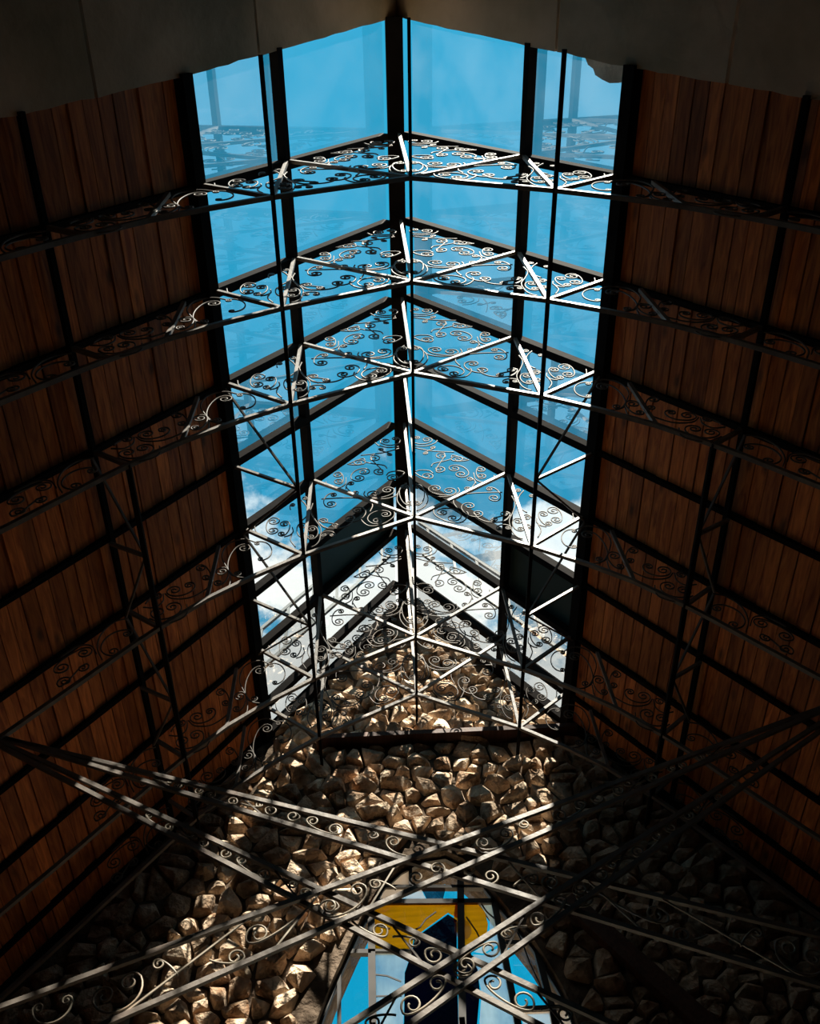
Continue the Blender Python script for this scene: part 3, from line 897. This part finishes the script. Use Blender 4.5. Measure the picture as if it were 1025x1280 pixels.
# ------------------------------------------------------------------ stained glass window
PANES = [
   ('blue', [(-0.538, 2.2226), (-0.4647, 2.4391), (-0.4412, 2.5213), (-0.4367, 2.2165)]) ,
   ('blue', [(-0.427, 2.5438), (-0.2967, 2.5398), (-0.2949, 2.208), (-0.4232, 2.2157)]) ,
   ('blue', [(-0.4127, 2.5625), (-0.3542, 2.7008), (-0.2978, 2.714), (-0.2965, 2.5554)]) ,
   ('pale', [(-0.2785, 2.5426), (-0.1083, 2.5322), (-0.1415, 2.4458), (-0.16, 2.2), (-0.2814, 2.2072)]) ,
   ('white', [(-0.2293, 2.8879), (-0.1793, 2.981), (-0.1285, 3.0535), (-0.096, 3.0611), (-0.0974, 2.8798)]) ,
   ('white', [(-0.2772, 2.8155), (-0.2373, 2.8795), (-0.0437, 2.8675), (-0.0173, 2.7995)]) ,
   ('grey', [(-0.0398, 2.8672), (0.0762, 2.86), (0.0549, 2.7907), (-0.0138, 2.7949)]) ,
   ('blue', [(0.084, 2.8595), (0.1347, 2.8609), (0.1274, 2.7862), (0.0626, 2.7902)]) ,
   ('blue', [(-0.0896, 2.8793), (-0.0729, 3.0405), (0.1063, 3.0678), (0.1555, 3.0744), (0.1351, 2.8653)]) ,
   ('blue', [(0.1832, 3.0678), (0.2221, 3.0173), (0.2778, 2.9155), (0.2822, 2.8562), (0.1622, 2.8637)]) ,
   ('blue', [(0.1613, 2.8547), (0.2849, 2.8471), (0.288, 2.7806), (0.1541, 2.7845)]) ,
   ('yellow', [(-0.2777, 2.7895), (-0.2548, 2.7924), (0.1261, 2.7732), (0.1187, 2.6968), (0.0763, 2.7291), (-0.093, 2.6109), (-0.1039, 2.5476), (-0.2782, 2.5583)]) ,
   ('yellow', [(0.1147, 2.7739), (0.2245, 2.7628), (0.2502, 2.7226), (0.2573, 2.6591), (0.2413, 2.5904), (0.2068, 2.5485), (0.1609, 2.5315), (0.1316, 2.565), (0.1128, 2.5983), (0.0992, 2.6896)]) ,
   ('figure', [(-0.1043, 2.5398), (-0.0896, 2.6066), (0.0756, 2.7206), (0.1141, 2.6887), (0.0967, 2.508), (0.0724, 2.1861), (-0.1567, 2.1998), (-0.1417, 2.442)]) ,
   ('figure', [(0.1344, 2.5569), (0.1601, 2.5237), (0.1829, 2.4375), (0.1813, 2.3338), (0.1497, 2.1814), (0.0925, 2.1848)]) ,
   ('pale', [(0.2354, 2.7578), (0.2928, 2.7586), (0.3234, 2.5693), (0.217, 2.5124), (0.1746, 2.5228), (0.2177, 2.5478), (0.257, 2.5975), (0.2674, 2.6793)]) ,
   ('pale', [(0.1696, 2.5114), (0.2161, 2.5046), (0.3248, 2.5532), (0.3225, 2.2469), (0.3078, 2.172), (0.1598, 2.1808), (0.1883, 2.3334)]) ,
   ('blue', [(0.317, 2.7963), (0.3944, 2.6715), (0.4616, 2.5568), (0.3405, 2.5602)]) ,
   ('blue', [(0.3449, 2.54), (0.451, 2.5375), (0.4753, 2.2518), (0.343, 2.2457)]) ,
   ('blue', [(0.471, 2.5048), (0.4899, 2.488), (0.5524, 2.326), (0.5746, 2.2458), (0.4931, 2.2542)]) ,
   ('white', [(0.3442, 2.2316), (0.4789, 2.234), (0.479, 2.1617), (0.3447, 2.1698)]) ,
   ('white', [(0.4932, 2.2366), (0.5819, 2.2313), (0.5998, 2.1545), (0.4925, 2.1609)]) ,
]
BARS = [
   ('mullion', (-0.2859, 2.7556), (-0.2882, 2.2076), 0.0327) ,
   ('mullion', (-0.4342, 2.5403), (-0.4299, 2.2161), 0.0163) ,
   ('mullion', (0.1695, 3.093), (0.0892, 2.1851), 0.0327) ,
   ('mullion', (0.2951, 2.8961), (0.3246, 2.171), 0.0286) ,
   ('mullion', (0.4573, 2.5531), (0.4858, 2.1613), 0.0286) ,
   ('mullion', (-0.0849, 3.0412), (-0.0938, 2.875), 0.0163) ,
   ('transom', (-0.2372, 2.8839), (0.2893, 2.8513), 0.0163) ,
   ('transom', (-0.3195, 2.8051), (0.3021, 2.771), 0.0245) ,
   ('transom', (-0.4272, 2.5555), (-0.2893, 2.5472), 0.0204) ,
   ('transom', (0.3248, 2.5532), (0.4705, 2.5443), 0.0204) ,
   ('transom', (0.3356, 2.2426), (0.5902, 2.2378), 0.0204) ,
   ('transom', (-0.2893, 2.5511), (-0.1007, 2.5396), 0.0122) ,
]
YG = 3.86
sg = empty('window_3', W(0, YG, 0.35))
tag(sg, 'arched stained glass window with amber halo and dark robed figure', 'window', kind='structure')
NAMES = {'blue': 'clear_pane', 'pale': 'pale_pane', 'white': 'milky_pane', 'grey': 'grey_pane', 'yellow': 'amber_pane', 'figure': 'violet_pane'}
LABS = {'blue': 'clear pane with blue sky behind', 'pale': 'pale blue seedy glass', 'white': 'milky white glass', 'grey': 'dark grey blue glass', 'yellow': 'streaky amber glass of the halo', 'figure': 'very dark violet glass of the robed figure'}
def pane(kind, poly, y=YG):
    mb = MB()
    mb.v = [W(x, y, z) for x, z in poly]; mb.f = [tuple(range(len(poly)))]
    o = part(NAMES[kind], mb, M[kind], sg); o['label'] = LABS[kind]
for kind, poly in PANES: pane(kind, poly)
# face of the figure
mb = MB(); mb.v = [W(0.137 + 0.040 * math.cos(t * math.pi / 8), YG - 0.006, 2.635 + 0.055 * math.sin(t * math.pi / 8)) for t in range(16)]; mb.f = [tuple(range(16))]
tag(part('face_pane', mb, M['face'], sg), 'small pale oval of the face')
# the panes below go on down to the sill
zrows = [2.15, 1.7, 1.2, 0.75, 0.36]
xcols = [(-0.53, -0.44, 'blue'), (-0.425, -0.295, 'blue'), (-0.28, -0.15, 'pale'), (-0.15, 0.16, 'figure'), (0.165, 0.315, 'pale'), (0.335, 0.47, 'blue'), (0.485, 0.57, 'blue')]
for zt, zb in zip(zrows, zrows[1:]):
    for xa, xb, kd in xcols:
        pane(kd, [(xa, zt - 0.006), (xb, zt - 0.006), (xb, zb + 0.006), (xa, zb + 0.006)])
for nm, a, b, w in BARS:
    mb = MB()
    mb.bar(W(a[0], YG, a[1]), W(b[0], YG, b[1]), w * S, 0.03 * S, (0, 1, 0))
    part(nm, mb, M['lead'], sg)
for xa in (-0.4325, -0.2875, 0.09, 0.325, 0.478):
    mb = MB(); mb.bar(W(xa, YG, 2.22), W(xa, YG, 0.35), 0.024 * S, 0.03 * S, (0, 1, 0)); part('mullion', mb, M['lead'], sg)
for z in zrows:
    mb = MB(); mb.bar(W(-0.54, YG, z), W(0.58, YG, z), 0.02 * S, 0.03 * S, (0, 1, 0)); part('transom', mb, M['lead'], sg)
fr = MB()
fr.tube([W(x, YG, z) for x, z in WIN], 0.018 * S, 4, (0, 1, 0))
part('window_frame', fr, M['lead'], sg)
# leading lines of the glass
for pts in ([(0.02, 2.735), (-0.03, 2.70), (-0.06, 2.66), (-0.10, 2.64)], [(0.235, 2.77), (0.26, 2.72), (0.31, 2.66)], [(-0.275, 2.44), (-0.22, 2.43), (-0.16, 2.40)], [(-0.275, 2.34), (-0.16, 2.335)], [(0.345, 2.74), (0.40, 2.56), (0.42, 2.45), (0.47, 2.26)], [(-0.29, 2.69), (-0.20, 2.66)], [(0.16, 2.70), (0.20, 2.62), (0.22, 2.55)]):
    mb = MB(); mb.tube([W(x, YG - 0.003, z) for x, z in pts], 0.004 * S, 4, (0, 1, 0)); part('lead_line', mb, M['lead'], sg)
